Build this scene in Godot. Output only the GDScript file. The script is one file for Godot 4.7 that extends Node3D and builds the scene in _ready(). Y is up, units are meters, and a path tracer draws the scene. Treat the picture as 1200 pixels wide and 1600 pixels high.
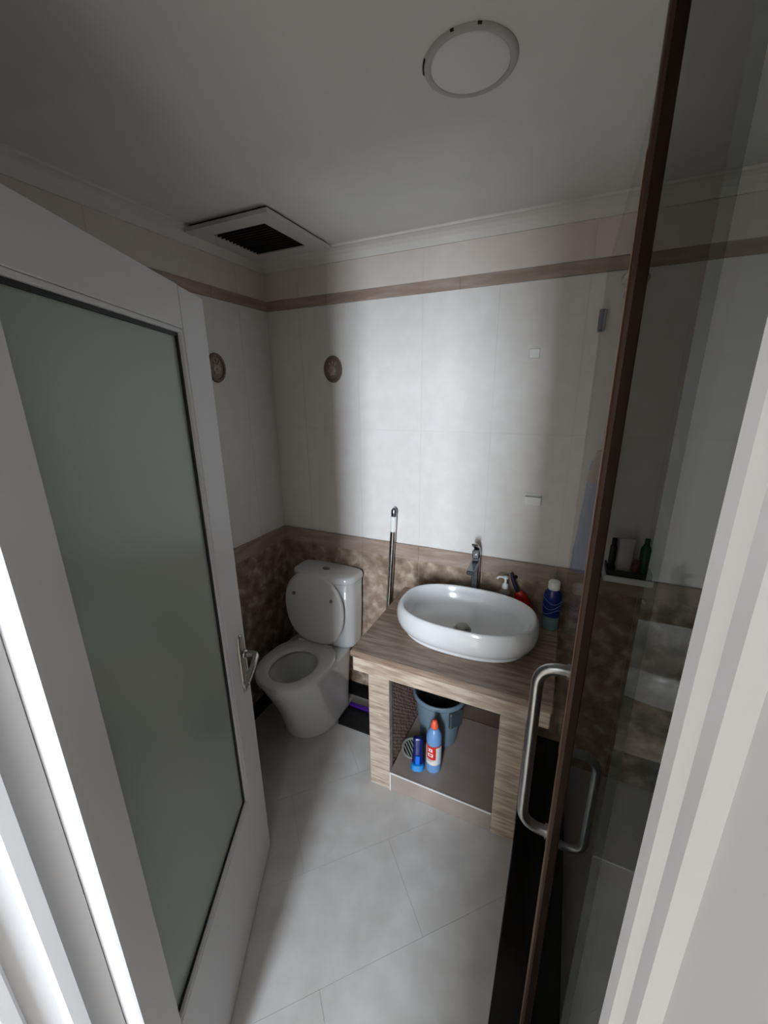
extends Node3D
# A small bathroom seen through its doorway. Metres, y up. The corner of the back wall (z = 0) and the
# left wall (x = 0) stands at the origin; +z runs towards the doorway and the camera.

const CEIL := 2.38
const DOOR_Z := 1.58        # bathroom face of the doorway wall
const HALL_Z := 1.74        # bedroom face of the doorway wall
const RIGHT_X := 2.40       # right wall of the shower
const GLASS_X := 1.512      # plane of the glass shower screen

var M := {}
var used := {}
var rng := RandomNumberGenerator.new()


func _ready() -> void:
	rng.seed = 7
	# camera
	var cam := Camera3D.new()
	cam.name = "camera"
	cam.transform = Transform3D(Basis.from_euler(Vector3(deg_to_rad(-16.402), deg_to_rad(24.79), deg_to_rad(-0.585)), EULER_ORDER_YXZ), Vector3(1.4498, 1.755, 1.7576))
	cam.fov = rad_to_deg(2.0 * atan(800.0 / 621.16))
	cam.near = 0.02
	cam.far = 60.0
	add_child(cam)
	cam.current = true
	# sky and exposure
	var sm := ProceduralSkyMaterial.new()
	sm.sky_top_color = Color(0.62, 0.72, 0.86)
	sm.sky_horizon_color = Color(0.80, 0.85, 0.92)
	sm.ground_bottom_color = Color(0.45, 0.45, 0.44)
	sm.ground_horizon_color = Color(0.70, 0.72, 0.74)
	sm.sun_angle_max = 0.0
	var sky := Sky.new()
	sky.sky_material = sm
	var env := Environment.new()
	env.background_mode = Environment.BG_SKY
	env.sky = sky
	env.tonemap_mode = Environment.TONE_MAPPER_LINEAR
	env.tonemap_exposure = 1.0
	env.sdfgi_enabled = true
	env.ssao_enabled = true
	env.ssil_enabled = true
	var we := WorldEnvironment.new()
	we.name = "environment"
	we.environment = env
	add_child(we)
	# daylight through the bedroom window behind the camera: the curtained pane and a light of its size
	window_light(WIN_X0, WIN_X1, WIN_Y0, WIN_Y1, 18.5, Color(0.91, 0.95, 1.0))

	make_materials()
	build_shell()
	build_bedroom()
	build_door()
	build_glass()
	build_vanity()
	build_sink()
	build_faucet()
	build_toilet()
	build_under_vanity()
	build_counter_things()
	build_floor_things()
	build_wall_things()
	build_shower_things()
	build_ceiling_things()


const WIN_X0 := 1.37
const WIN_X1 := 1.79
const WIN_Y0 := 0.9
const WIN_Y1 := 2.38
const WIN_Z := 4.5


func window_light(x0: float, x1: float, y0: float, y1: float, energy: float, c: Color) -> void:
	var l := AreaLight3D.new()
	l.name = "daylight"
	l.area_size = Vector2(x1 - x0, y1 - y0)
	l.light_color = c
	l.light_energy = energy
	l.area_normalize_energy = true
	l.area_range = 20.0
	l.shadow_enabled = true
	l.position = Vector3((x0 + x1) / 2.0, (y0 + y1) / 2.0, WIN_Z - 0.03)
	add_child(l)


# ---------------------------------------------------------------- materials

func noise_image(size: int, freq: float, octaves: int, stretch: Vector2, ramp: Array, sd: int, warp := 0.0) -> ImageTexture:
	var n := FastNoiseLite.new()
	n.seed = sd
	n.noise_type = FastNoiseLite.TYPE_SIMPLEX_SMOOTH
	n.frequency = freq
	n.fractal_octaves = octaves
	if warp > 0.0:
		n.domain_warp_enabled = true
		n.domain_warp_amplitude = warp
		n.domain_warp_frequency = freq * 0.7
	var g := Gradient.new()
	g.offsets = PackedFloat32Array()
	g.colors = PackedColorArray()
	var offs := PackedFloat32Array()
	var cols := PackedColorArray()
	for r in ramp:
		offs.append(r[0])
		cols.append(r[1])
	g.offsets = offs
	g.colors = cols
	var im := Image.create(size, size, false, Image.FORMAT_RGB8)
	# tile the pattern by blending opposite edges
	var band := size / 6
	for y in size:
		for x in size:
			var v := n.get_noise_2d(x * stretch.x, y * stretch.y)
			if x < band:
				v = lerpf(n.get_noise_2d((x + size) * stretch.x, y * stretch.y), v, float(x) / band)
			if y < band:
				var w := n.get_noise_2d(x * stretch.x, (y + size) * stretch.y)
				v = lerpf(w, v, float(y) / band)
			im.set_pixel(x, y, g.sample(clampf(v * 0.75 + 0.5, 0.0, 1.0)))
	return ImageTexture.create_from_image(im)


func mat(called: String, c: Color, rough := 0.5, metal := 0.0, spec := 0.5) -> StandardMaterial3D:
	var m := StandardMaterial3D.new()
	m.resource_name = called
	m.albedo_color = c
	m.roughness = rough
	m.metallic = metal
	m.metallic_specular = spec
	M[called] = m
	return m


func textured(called: String, t: Texture2D, scale: float, rough := 0.5, tint := Color.WHITE, spec := 0.5) -> StandardMaterial3D:
	var m := mat(called, tint, rough, 0.0, spec)
	m.albedo_texture = t
	m.uv1_triplanar = true
	m.uv1_world_triplanar = true
	m.uv1_triplanar_sharpness = 8.0
	m.uv1_scale = Vector3.ONE * scale
	return m


func make_materials() -> void:
	# wall tile: pale, glossy, with faint clouds
	var t := noise_image(512, 0.012, 4, Vector2.ONE, [[0.0, Color(0.89, 0.87, 0.845)], [0.5, Color(0.90, 0.882, 0.86)], [1.0, Color(0.915, 0.90, 0.88)]], 3, 30.0)
	textured("wall_tile", t, 1.6, 0.30, Color.WHITE, 0.27)
	textured("upper_tile", t, 1.6, 0.3, Color(0.975, 0.945, 0.925))
	# brown marbled dado tile
	t = noise_image(512, 0.011, 4, Vector2.ONE, [[0.1, Color(0.50, 0.42, 0.355)], [0.42, Color(0.59, 0.51, 0.44)], [0.6, Color(0.65, 0.575, 0.50)], [0.9, Color(0.77, 0.705, 0.62)]], 11, 40.0)
	textured("dado_tile", t, 1.9, 0.22)
	t = noise_image(512, 0.012, 4, Vector2(0.5, 3.0), [[0.1, Color(0.60, 0.515, 0.455)], [0.5, Color(0.645, 0.565, 0.51)], [0.9, Color(0.70, 0.625, 0.575)]], 12, 20.0)
	textured("border_tile", t, 1.4, 0.3)
	# wood-look tile of the vanity, streaks along x and z
	t = noise_image(512, 0.010, 5, Vector2(0.45, 4.2), [[0.1, Color(0.59, 0.51, 0.44)], [0.4, Color(0.68, 0.60, 0.53)], [0.62, Color(0.73, 0.66, 0.585)], [0.9, Color(0.79, 0.735, 0.665)]], 21, 24.0)
	textured("leg_tile", t, 2.4, 0.35)
	textured("counter_tile", t, 1.7, 0.27, Color(0.80, 0.765, 0.745))
	# floor
	t = noise_image(512, 0.010, 4, Vector2.ONE, [[0.0, Color(0.75, 0.735, 0.715)], [0.5, Color(0.78, 0.767, 0.75)], [1.0, Color(0.81, 0.80, 0.785)]], 31, 30.0)
	textured("floor_tile", t, 1.3, 0.3)
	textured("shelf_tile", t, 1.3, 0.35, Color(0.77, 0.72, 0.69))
	t = noise_image(256, 0.25, 2, Vector2.ONE, [[0.0, Color(0.022, 0.021, 0.021)], [0.72, Color(0.035, 0.034, 0.034)], [0.9, Color(0.11, 0.105, 0.10)]], 41)
	textured("black_granite", t, 6.0, 0.2)
	t = noise_image(256, 0.02, 3, Vector2.ONE, [[0.0, Color(0.872, 0.865, 0.845)], [1.0, Color(0.888, 0.88, 0.862)]], 51)
	textured("plaster", t, 1.2, 0.9)
	textured("cornice_plaster", t, 1.2, 0.8, Color(1, 0.985, 0.97))
	t = noise_image(512, 0.012, 4, Vector2(0.4, 4.0), [[0.1, Color(0.76, 0.72, 0.66)], [0.9, Color(0.82, 0.78, 0.72)]], 61)
	textured("bedroom_floor", t, 1.0, 0.4)
	mat("bedroom_paint", Color(0.93, 0.91, 0.885), 0.9)
	mat("grout", Color(0.58, 0.56, 0.535), 0.9)
	mat("wall_grout", Color(0.87, 0.85, 0.83), 0.9)
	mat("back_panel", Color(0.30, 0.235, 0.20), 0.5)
	mat("mosaic", Color(0.46, 0.375, 0.34), 0.35)
	mat("mosaic_grout", Color(0.25, 0.20, 0.18), 0.8)
	mat("white_trim", Color(0.86, 0.85, 0.83), 0.4)
	mat("door_paint", Color(0.87, 0.865, 0.865), 0.35)
	mat("gasket", Color(0.025, 0.025, 0.03), 0.6)
	var f := mat("frosted_glass", Color(0.66, 0.69, 0.645), 0.28)
	f.backlight_enabled = true
	f.backlight = Color(0.5, 0.58, 0.54)
	var g := mat("clear_glass", Color(0.20, 0.30, 0.26, 0.12), 0.0, 0.0, 0.20)
	g.transparency = BaseMaterial3D.TRANSPARENCY_ALPHA
	g = mat("tinted_glass", Color(0.055, 0.075, 0.06, 0.27), 0.0, 0.0, 0.0)
	g.specular_mode = BaseMaterial3D.SPECULAR_DISABLED
	g.transparency = BaseMaterial3D.TRANSPARENCY_ALPHA
	mat("bronze", Color(0.34, 0.255, 0.225), 0.35, 0.25)
	mat("copper_edge", Color(0.62, 0.45, 0.33), 0.35, 0.5)
	mat("chrome", Color(0.80, 0.80, 0.80), 0.12, 1.0)
	mat("brushed_steel", Color(0.62, 0.63, 0.63), 0.28, 1.0)
	mat("dull_metal", Color(0.58, 0.58, 0.54), 0.4, 0.2)
	mat("satin_nickel", Color(0.66, 0.65, 0.63), 0.3, 1.0)
	mat("dark_chrome", Color(0.55, 0.57, 0.60), 0.25, 1.0)
	var por := mat("porcelain", Color(0.87, 0.87, 0.865), 0.12)
	por.clearcoat_enabled = true
	por.clearcoat = 0.4
	por.clearcoat_roughness = 0.05
	mat("seat_plastic", Color(0.84, 0.83, 0.82), 0.28)
	mat("rubber_grey", Color(0.50, 0.49, 0.48), 0.7)
	mat("fan_housing", Color(0.07, 0.06, 0.055), 0.8)  # shade of the fan opening, put into the colour
	mat("old_sealant", Color(0.10, 0.09, 0.08), 0.9)  # near-black that stands for shade in the lamp ring gaps
	mat("grille", Color(0.11, 0.095, 0.085), 0.8)
	mat("vent_plastic", Color(0.80, 0.79, 0.77), 0.45)
	mat("lamp_cover", Color(0.87, 0.865, 0.85), 0.5)
	mat("lamp_ring", Color(0.70, 0.695, 0.675), 0.6)
	mat("bucket_plastic", Color(0.41, 0.48, 0.525), 0.4)
	mat("bucket_dark", Color(0.23, 0.27, 0.285), 0.45)
	var cl := mat("black_cloth", Color(0.045, 0.035, 0.038), 0.95)
	cl.rim_enabled = true
	cl.rim = 0.3
	mat("bottle_blue", Color(0.42, 0.58, 0.77), 0.35)
	mat("cap_red", Color(0.93, 0.38, 0.27), 0.35)
	mat("navy_plastic", Color(0.02, 0.09, 0.34), 0.25)
	mat("cyan_bristle", Color(0.02, 0.50, 0.78), 0.6)
	mat("cyan_plastic", Color(0.04, 0.42, 0.86), 0.3)
	mat("deep_blue", Color(0.07, 0.14, 0.42), 0.3)
	mat("pale_green", Color(0.42, 0.55, 0.54), 0.3)
	mat("white_plastic", Color(0.93, 0.93, 0.91), 0.35)
	mat("red_plastic", Color(0.78, 0.12, 0.06), 0.4)
	mat("dark_blue_handle", Color(0.05, 0.06, 0.18), 0.4)
	var cp := mat("clear_plastic", Color(0.75, 0.72, 0.66, 0.35), 0.1)
	cp.transparency = BaseMaterial3D.TRANSPARENCY_ALPHA
	var wa := mat("water", Color(0.75, 0.8, 0.8, 0.05), 0.0)
	wa.transparency = BaseMaterial3D.TRANSPARENCY_ALPHA
	mat("soap_liquid", Color(0.70, 0.66, 0.58), 0.2)
	mat("pan_dark", Color(0.075, 0.075, 0.085), 0.5)
	mat("purple", Color(0.25, 0.08, 0.52), 0.4)
	mat("pink_grey", Color(0.50, 0.36, 0.44), 0.5)
	mat("medallion", Color(0.52, 0.44, 0.38), 0.4)
	mat("medallion_rim", Color(0.47, 0.395, 0.34), 0.4)
	mat("medallion_relief", Color(0.68, 0.61, 0.55), 0.4)
	var tw := mat("towel_blue", Color(0.52, 0.58, 0.72), 0.95)
	tw.rim_enabled = true
	tw.rim = 0.5
	var tb := mat("towel_beige", Color(0.70, 0.62, 0.55), 0.95)
	tb.rim_enabled = true
	tb.rim = 0.5
	mat("tray_black", Color(0.04, 0.04, 0.042), 0.4)
	mat("pack_white", Color(0.74, 0.73, 0.70), 0.4)
	mat("green_plastic", Color(0.08, 0.26, 0.17), 0.35)
	mat("dull_red", Color(0.42, 0.13, 0.13), 0.4)
	mat("black_plastic", Color(0.03, 0.03, 0.03), 0.4)
	var cu := mat("curtain_glow", Color(0.85, 0.88, 0.92), 0.9)
	cu.emission_enabled = true
	cu.emission = Color(0.91, 0.95, 1.0)
	cu.emission_energy_multiplier = 3.0


# ---------------------------------------------------------------- shapes

func shape() -> SurfaceTool:
	var s := SurfaceTool.new()
	s.begin(Mesh.PRIMITIVE_TRIANGLES)
	return s


func tri(s: SurfaceTool, p: Array, n: Array, uv: Array = []) -> void:
	var k := [0, 1, 2]
	if (p[1] - p[0]).cross(p[2] - p[0]).dot(n[0] + n[1] + n[2]) > 0.0:
		k = [0, 2, 1]
	for i in k:
		s.set_normal(n[i])
		if uv.size():
			s.set_uv(uv[i])
		s.add_vertex(p[i])


func quad(s: SurfaceTool, a: Vector3, b: Vector3, c: Vector3, d: Vector3, n: Vector3) -> void:
	tri(s, [a, b, c], [n, n, n])
	tri(s, [a, c, d], [n, n, n])


# chamfered box between two corners, optionally turned by xf
func box(s: SurfaceTool, lo: Vector3, hi: Vector3, bev := 0.0, xf := Transform3D.IDENTITY) -> void:
	var c := (lo + hi) / 2.0
	var h := (hi - lo).abs() / 2.0
	var b := minf(bev, minf(h.x, minf(h.y, h.z)) * 0.9)
	for i in 3:
		var j := (i + 1) % 3
		var k := (i + 2) % 3
		for sg in [-1.0, 1.0]:
			var n := Vector3.ZERO
			n[i] = sg
			var q := []
			for w in [[-1, -1], [1, -1], [1, 1], [-1, 1]]:
				var v := Vector3.ZERO
				v[i] = sg * h[i]
				v[j] = w[0] * (h[j] - b)
				v[k] = w[1] * (h[k] - b)
				q.append(xf * (c + v))
			quad(s, q[0], q[1], q[2], q[3], xf.basis * n)
			if b > 0.0:
				for sj in [-1.0, 1.0]:
					var n2 := Vector3.ZERO
					n2[i] = sg
					n2[j] = sj
					n2 = n2.normalized()
					var e := []
					for w in [[0, -1], [0, 1], [1, 1], [1, -1]]:
						var v := Vector3.ZERO
						v[i] = sg * (h[i] if w[0] == 0 else h[i] - b)
						v[j] = sj * (h[j] - b if w[0] == 0 else h[j])
						v[k] = w[1] * (h[k] - b)
						e.append(xf * (c + v))
					quad(s, e[0], e[1], e[2], e[3], xf.basis * n2)
	if b > 0.0:
		for sx in [-1.0, 1.0]:
			for sy in [-1.0, 1.0]:
				for sz in [-1.0, 1.0]:
					var sg3 := Vector3(sx, sy, sz)
					var n3: Vector3 = xf.basis * sg3.normalized()
					tri(s, [xf * (c + sg3 * Vector3(h.x, h.y - b, h.z - b)), xf * (c + sg3 * Vector3(h.x - b, h.y, h.z - b)), xf * (c + sg3 * Vector3(h.x - b, h.y - b, h.z))], [n3, n3, n3])


# a smooth sheet through rows of points; closed joins the end of each row to its start
func grid(s: SurfaceTool, rows: Array, closed := true, flip := false, uv := false) -> void:
	var nr := rows.size()
	var nc: int = rows[0].size()
	var nor := []
	for r in nr:
		var line := []
		for c in nc:
			var a: Vector3 = rows[r][posmod(c + 1, nc) if closed else mini(c + 1, nc - 1)]
			var b: Vector3 = rows[r][posmod(c - 1, nc) if closed else maxi(c - 1, 0)]
			var du := a - b
			var dv: Vector3 = rows[mini(r + 1, nr - 1)][c] - rows[maxi(r - 1, 0)][c]
			if du.length() < 1e-7:   # a pole
				var rr := r + 1 if r == 0 else r - 1
				du = rows[rr][posmod(c + 1, nc)] - rows[rr][posmod(c - 1, nc)]
			var n := dv.cross(du).normalized()
			line.append(-n if flip else n)
		nor.append(line)
	for r in nr - 1:
		for c in (nc if closed else nc - 1):
			var d := (c + 1) % nc
			var p: Array = [rows[r][c], rows[r][d], rows[r + 1][d], rows[r + 1][c]]
			var n: Array = [nor[r][c], nor[r][d], nor[r + 1][d], nor[r + 1][c]]
			var u := []
			if uv:
				for w in [[c, r], [c + 1, r], [c + 1, r + 1], [c, r + 1]]:
					u.append(Vector2(float(w[0]) / (nc if closed else nc - 1), 1.0 - float(w[1]) / (nr - 1)))
			if p[0].distance_to(p[1]) > 1e-7:
				tri(s, [p[0], p[1], p[2]], [n[0], n[1], n[2]], [u[0], u[1], u[2]] if uv else [])
			if p[2].distance_to(p[3]) > 1e-7:
				tri(s, [p[0], p[2], p[3]], [n[0], n[2], n[3]], [u[0], u[2], u[3]] if uv else [])


# profile of (radius, height) turned round the y axis of xf
func lathe(s: SurfaceTool, prof: Array, xf := Transform3D.IDENTITY, n := 28) -> void:
	var rows := []
	for p in prof:
		var r := PackedVector3Array()
		for i in n:
			var t := TAU * i / n
			r.append(xf * Vector3(p[0] * cos(t), p[1], p[0] * sin(t)))
		rows.append(r)
	grid(s, rows)


# closed outline in the xz plane: an oval between zb and zf with its own roundness at the back and the front
func outline(cx: float, zb: float, zf: float, hw: float, y: float, n := 48, eb := 2.0, ef := 2.0) -> PackedVector3Array:
	var r := PackedVector3Array()
	var zc := (zb + zf) / 2.0
	for i in n:
		var t := TAU * i / n
		var e := ef if sin(t) >= 0 else eb
		r.append(Vector3(cx + hw * signf(cos(t)) * pow(absf(cos(t)), 2.0 / e), y, zc + (zf - zb) / 2.0 * signf(sin(t)) * pow(absf(sin(t)), 2.0 / e)))
	return r


func dot_row(p: Vector3, n: int) -> PackedVector3Array:
	var r := PackedVector3Array()
	r.resize(n)
	r.fill(p)
	return r


func scaled_row(r: PackedVector3Array, c: Vector3, k: float) -> PackedVector3Array:
	var q := PackedVector3Array()
	for p in r:
		q.append(c + (p - c) * k)
	return q


func tube(s: SurfaceTool, path: Array, rad: float, n := 12, rads: Array = []) -> void:
	var rows := []
	var t0: Vector3 = (path[1] - path[0]).normalized()
	var nn := t0.cross(Vector3.UP if absf(t0.y) < 0.9 else Vector3.RIGHT).normalized()
	for i in path.size():
		var t: Vector3 = ((path[mini(i + 1, path.size() - 1)] - path[i]).normalized() + (path[i] - path[maxi(i - 1, 0)]).normalized()).normalized()
		nn = (nn - t * nn.dot(t)).normalized()
		var b := t.cross(nn)
		var rr: float = rads[i] if rads.size() else rad
		var row := PackedVector3Array()
		for k in n:
			var a := TAU * k / n
			row.append(path[i] + (nn * cos(a) + b * sin(a)) * rr)
		rows.append(row)
	grid(s, rows, true, true)
	for e in [0, rows.size() - 1]:
		var t: Vector3 = (path[0] - path[1]).normalized() if e == 0 else (path[-1] - path[-2]).normalized()
		for k in n:
			tri(s, [path[e], rows[e][k], rows[e][(k + 1) % n]], [t, t, t])


# a rounded path through corner points
func bend(pts: Array, r: float, steps := 6) -> Array:
	var out := [pts[0]]
	for i in range(1, pts.size() - 1):
		var a: Vector3 = pts[i] + (pts[i - 1] - pts[i]).normalized() * r
		var b: Vector3 = pts[i] + (pts[i + 1] - pts[i]).normalized() * r
		for k in steps + 1:
			var t := float(k) / steps
			out.append(a.lerp(pts[i], t).lerp((pts[i] as Vector3).lerp(b, t), t))
	out.append(pts[-1])
	return out


# flat polygon in (u, v) pushed along w; axes given as vectors
func extrude(s: SurfaceTool, poly: PackedVector2Array, o: Vector3, u: Vector3, v: Vector3, w: Vector3) -> void:
	var wn := w.normalized()
	var idx := Geometry2D.triangulate_polygon(poly)
	for k in range(0, idx.size(), 3):
		var p := []
		for i in 3:
			p.append(o + u * poly[idx[k + i]].x + v * poly[idx[k + i]].y)
		tri(s, p, [-wn, -wn, -wn])
		tri(s, [p[0] + w, p[1] + w, p[2] + w], [wn, wn, wn])
	var ccw := not Geometry2D.is_polygon_clockwise(poly)
	for i in poly.size():
		var a := poly[i]
		var b := poly[(i + 1) % poly.size()]
		var e := (b - a).normalized()
		var n2 := Vector2(e.y, -e.x) if ccw else Vector2(-e.y, e.x)
		var pa := o + u * a.x + v * a.y
		var pb := o + u * b.x + v * b.y
		quad(s, pa, pb, pb + w, pa + w, (u * n2.x + v * n2.y).normalized())


# ---------------------------------------------------------------- objects

func numbered(called: String) -> String:
	if not used.has(called):
		used[called] = 0
		return called
	used[called] += 1
	return "%s_%03d" % [called, used[called]]


func metas(o: Node, label: String, category: String, group := "", kind := "") -> void:
	if label:
		o.set_meta("label", label)
	if category:
		o.set_meta("category", category)
	if group:
		o.set_meta("group", group)
	if kind:
		o.set_meta("kind", kind)


func thing(called: String, label: String, category: String, at := Vector3.ZERO, kind := "", group := "") -> Node3D:
	var o := Node3D.new()
	o.name = numbered(called)
	o.position = at
	add_child(o, true)
	metas(o, label, category, group, kind)
	return o


# one named mesh; shapes are given in world metres and moved under the parent's origin
func part(called: String, s: SurfaceTool, m: String, parent: Node3D = self, world := true) -> MeshInstance3D:
	var o := MeshInstance3D.new()
	o.mesh = s.commit()
	o.material_override = M[m]
	place(called, o, parent, world)
	return o


func place(called: String, o: MeshInstance3D, parent: Node3D, world := true) -> void:
	if parent == self:
		o.name = numbered(called)
		add_child(o, true)
		return
	o.name = called
	parent.add_child(o, true)
	if parent.has_meta("n_" + called):
		var k: int = parent.get_meta("n_" + called) + 1
		parent.set_meta("n_" + called, k)
		o.name = "%s_%03d" % [called, k]
	else:
		parent.set_meta("n_" + called, 0)
	if world:
		o.transform = global_of(parent).affine_inverse()


func global_of(n: Node3D) -> Transform3D:
	var t := Transform3D.IDENTITY
	while n and n != self:
		t = n.transform * t
		n = n.get_parent() as Node3D
	return t


func clean(n: Node) -> void:
	for k in n.get_meta_list():
		if String(k).begins_with("n_"):
			n.remove_meta(k)
	for c in n.get_children():
		clean(c)


# ---------------------------------------------------------------- the room

# tiles on a wall: u runs along it from u0 to u1 at the given joints, the face stands at distance d from the wall plane
func wall_tiles(parent: Node3D, called: String, m: String, joints: Array, v0: float, v1: float, o: Vector3, u: Vector3, n: Vector3, thick := 0.010, proud := 0.0) -> void:
	for i in joints.size() - 1:
		var s := shape()
		var a: float = joints[i] + 0.0005
		var b: float = joints[i + 1] - 0.0005
		var p := o + u * a + Vector3.UP * (v0 + 0.0008) - n * thick
		var q := o + u * b + Vector3.UP * (v1 - 0.0008) + n * (proud + rng.randf_range(-0.0001, 0.0001))
		box(s, Vector3(minf(p.x, q.x), p.y, minf(p.z, q.z)), Vector3(maxf(p.x, q.x), q.y, maxf(p.z, q.z)), 0.0004)
		part(called, s, m, parent)


func joints_between(a: float, b: float, first: float, step: float) -> Array:
	var j := [a]
	var x := first
	while x < b - 0.03:
		if x > a + 0.03:
			j.append(x)
		x += step
	j.append(b)
	return j


func tile_wall(parent: Node3D, a: float, b: float, o: Vector3, u: Vector3, n: Vector3) -> void:
	var j := joints_between(a, b, 0.197, 0.316)
	var jw := joints_between(a, b, 0.197, 0.316)
	wall_tiles(parent, "dado_tile", "dado_tile", jw, 0.0, 0.38, o, u, n)
	wall_tiles(parent, "dado_tile", "dado_tile", jw, 0.38, 0.95, o, u, n)
	wall_tiles(parent, "border_tile", "border_tile", joints_between(a, b, 0.197, 0.316), 0.95, 1.020, o, u, n, 0.010, 0.006)
	wall_tiles(parent, "border_cap", "border_tile", joints_between(a, b, 0.197, 0.316), 1.020, 1.032, o, u, n, 0.010, 0.014)
	wall_tiles(parent, "wall_tile", "wall_tile", j, 1.032, 1.595, o, u, n)
	wall_tiles(parent, "wall_tile", "wall_tile", j, 1.595, 2.160, o, u, n)
	wall_tiles(parent, "band_tile", "border_tile", joints_between(a, b, 0.355, 0.632), 2.160, 2.206, o, u, n, 0.010, 0.005)
	wall_tiles(parent, "upper_tile", "upper_tile", joints_between(a, b, 0.197, 0.632), 2.206, CEIL, o, u, n)


func build_shell() -> void:
	var w := thing("wall_back", "back bathroom wall of tall white tiles over brown marbled dado", "wall", Vector3.ZERO, "structure")
	var s := shape()
	box(s, Vector3(-0.15, -0.1, -0.16), Vector3(RIGHT_X + 0.15, CEIL + 0.1, -0.0015))
	part("backing", s, "wall_grout", w)
	tile_wall(w, 0.0, RIGHT_X, Vector3.ZERO, Vector3.RIGHT, Vector3.BACK)
	w = thing("wall_left", "left bathroom wall of tiles behind the open white door", "wall", Vector3.ZERO, "structure")
	s = shape()
	box(s, Vector3(-0.16, -0.1, -0.009), Vector3(-0.0015, CEIL + 0.1, HALL_Z))
	part("backing", s, "wall_grout", w)
	tile_wall(w, 0.0, DOOR_Z, Vector3.ZERO, Vector3.BACK, Vector3.RIGHT)
	w = thing("wall_right", "tiled far wall of the shower", "wall", Vector3(RIGHT_X, 0, 0), "structure")
	s = shape()
	box(s, Vector3(RIGHT_X + 0.009, -0.1, -0.009), Vector3(RIGHT_X + 0.16, CEIL + 0.1, HALL_Z))
	part("backing", s, "wall_grout", w)
	tile_wall(w, 0.0, DOOR_Z, Vector3(RIGHT_X, 0, 0), Vector3.BACK, Vector3.LEFT)
	# doorway wall, with an opening from x = 0.79 to 1.54 and 2.05 high
	w = thing("wall_front", "wall that holds the bathroom doorway", "wall", Vector3(0, 0, DOOR_Z), "structure")
	s = shape()
	box(s, Vector3(-0.009, 0, DOOR_Z), Vector3(0.79, CEIL + 0.1, HALL_Z))
	box(s, Vector3(1.54, 0, DOOR_Z), Vector3(RIGHT_X + 0.009, CEIL + 0.1, HALL_Z))
	box(s, Vector3(0.79, 2.05, DOOR_Z), Vector3(1.54, CEIL + 0.1, HALL_Z))
	part("wall_body", s, "upper_tile", w)
	# floor: square tiles laid on the diagonal
	w = thing("floor", "floor of large pale grey tiles laid diagonally", "floor", Vector3.ZERO, "structure")
	s = shape()
	box(s, Vector3(-0.1, -0.12, -0.1), Vector3(RIGHT_X + 0.1, -0.0015, HALL_Z))
	part("grout_bed", s, "grout", w)
	var region := PackedVector2Array([Vector2(0, 0), Vector2(RIGHT_X, 0), Vector2(RIGHT_X, DOOR_Z), Vector2(1.54, DOOR_Z), Vector2(1.54, HALL_Z), Vector2(0.79, HALL_Z), Vector2(0.79, DOOR_Z), Vector2(0, DOOR_Z)])
	var step := 0.466
	var g := 0.0006
	var starts := [0.246, 0.255, 0.278]
	for i in range(-3, 12):
		for k in range(-4, 6):
			var p0 := 1.163 + step * (i - 3)      # x + z
			var q0: float = starts[posmod(i + 1, 3)] + step * 2.0 * k + step * (i % 2)     # x - z
			var poly := PackedVector2Array()
			for c in [[g, g], [step - g, g], [step - g, step * 2.0 - g], [g, step * 2.0 - g]]:
				var p: float = p0 + c[0]
				var q: float = q0 + c[1]
				poly.append(Vector2((p + q) / 2.0, (p - q) / 2.0))
			for piece in Geometry2D.intersect_polygons(poly, region):
				if piece.size() < 3:
					continue
				s = shape()
				extrude(s, piece, Vector3(0, -0.01, 0), Vector3.RIGHT, Vector3.BACK, Vector3(0, 0.01, 0))
				part("floor_tile", s, "floor_tile", w)
	# unbroken ceiling; a dark panel stands for the fan opening
	w = thing("ceiling", "plain off-white plastered ceiling", "ceiling", Vector3(0, CEIL, 0), "structure")
	s = shape()
	box(s, Vector3(-0.1, CEIL, -0.1), Vector3(RIGHT_X + 0.1, CEIL + 0.1, HALL_Z))
	part("plaster", s, "plaster", w)
	# cornice: a coved strip round the top of the walls
	var cove := PackedVector2Array([Vector2(0, 0), Vector2(0, -0.052), Vector2(0.008, -0.052), Vector2(0.010, -0.044), Vector2(0.017, -0.029), Vector2(0.030, -0.016), Vector2(0.046, -0.009), Vector2(0.054, -0.008), Vector2(0.056, 0)])
	var tr := ["along the back wall", "along the left wall above the open door", "along the shower wall"]
	for i in 3:
		s = shape()
		if i == 0:
			extrude(s, cove, Vector3(0, CEIL, 0), Vector3.BACK, Vector3.UP, Vector3(RIGHT_X, 0, 0))
		elif i == 1:
			extrude(s, cove, Vector3(0, CEIL, 0), Vector3.RIGHT, Vector3.UP, Vector3(0, 0, DOOR_Z))
		else:
			extrude(s, cove, Vector3(RIGHT_X, CEIL, 0), Vector3.LEFT, Vector3.UP, Vector3(0, 0, DOOR_Z))
		var o := part("trim_%d" % (i + 1), s, "cornice_plaster")
		metas(o, "white coved cornice " + tr[i], "cornice", "", "structure")
	# black skirting
	s = shape()
	box(s, Vector3(0.0, 0, 0), Vector3(1.424, 0.092, 0.012), 0.001)
	metas(part("baseboard_back", s, "black_granite"), "black granite skirting at the foot of the back wall", "skirting", "", "structure")
	s = shape()
	box(s, Vector3(0, 0, 0.0121), Vector3(0.012, 0.092, DOOR_Z), 0.001)
	metas(part("baseboard_left", s, "black_granite"), "black granite skirting at the foot of the left wall", "skirting", "", "structure")
	# door frame: grooved white jambs and head
	s = shape()
	var z0 := DOOR_Z + 0.004
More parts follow.
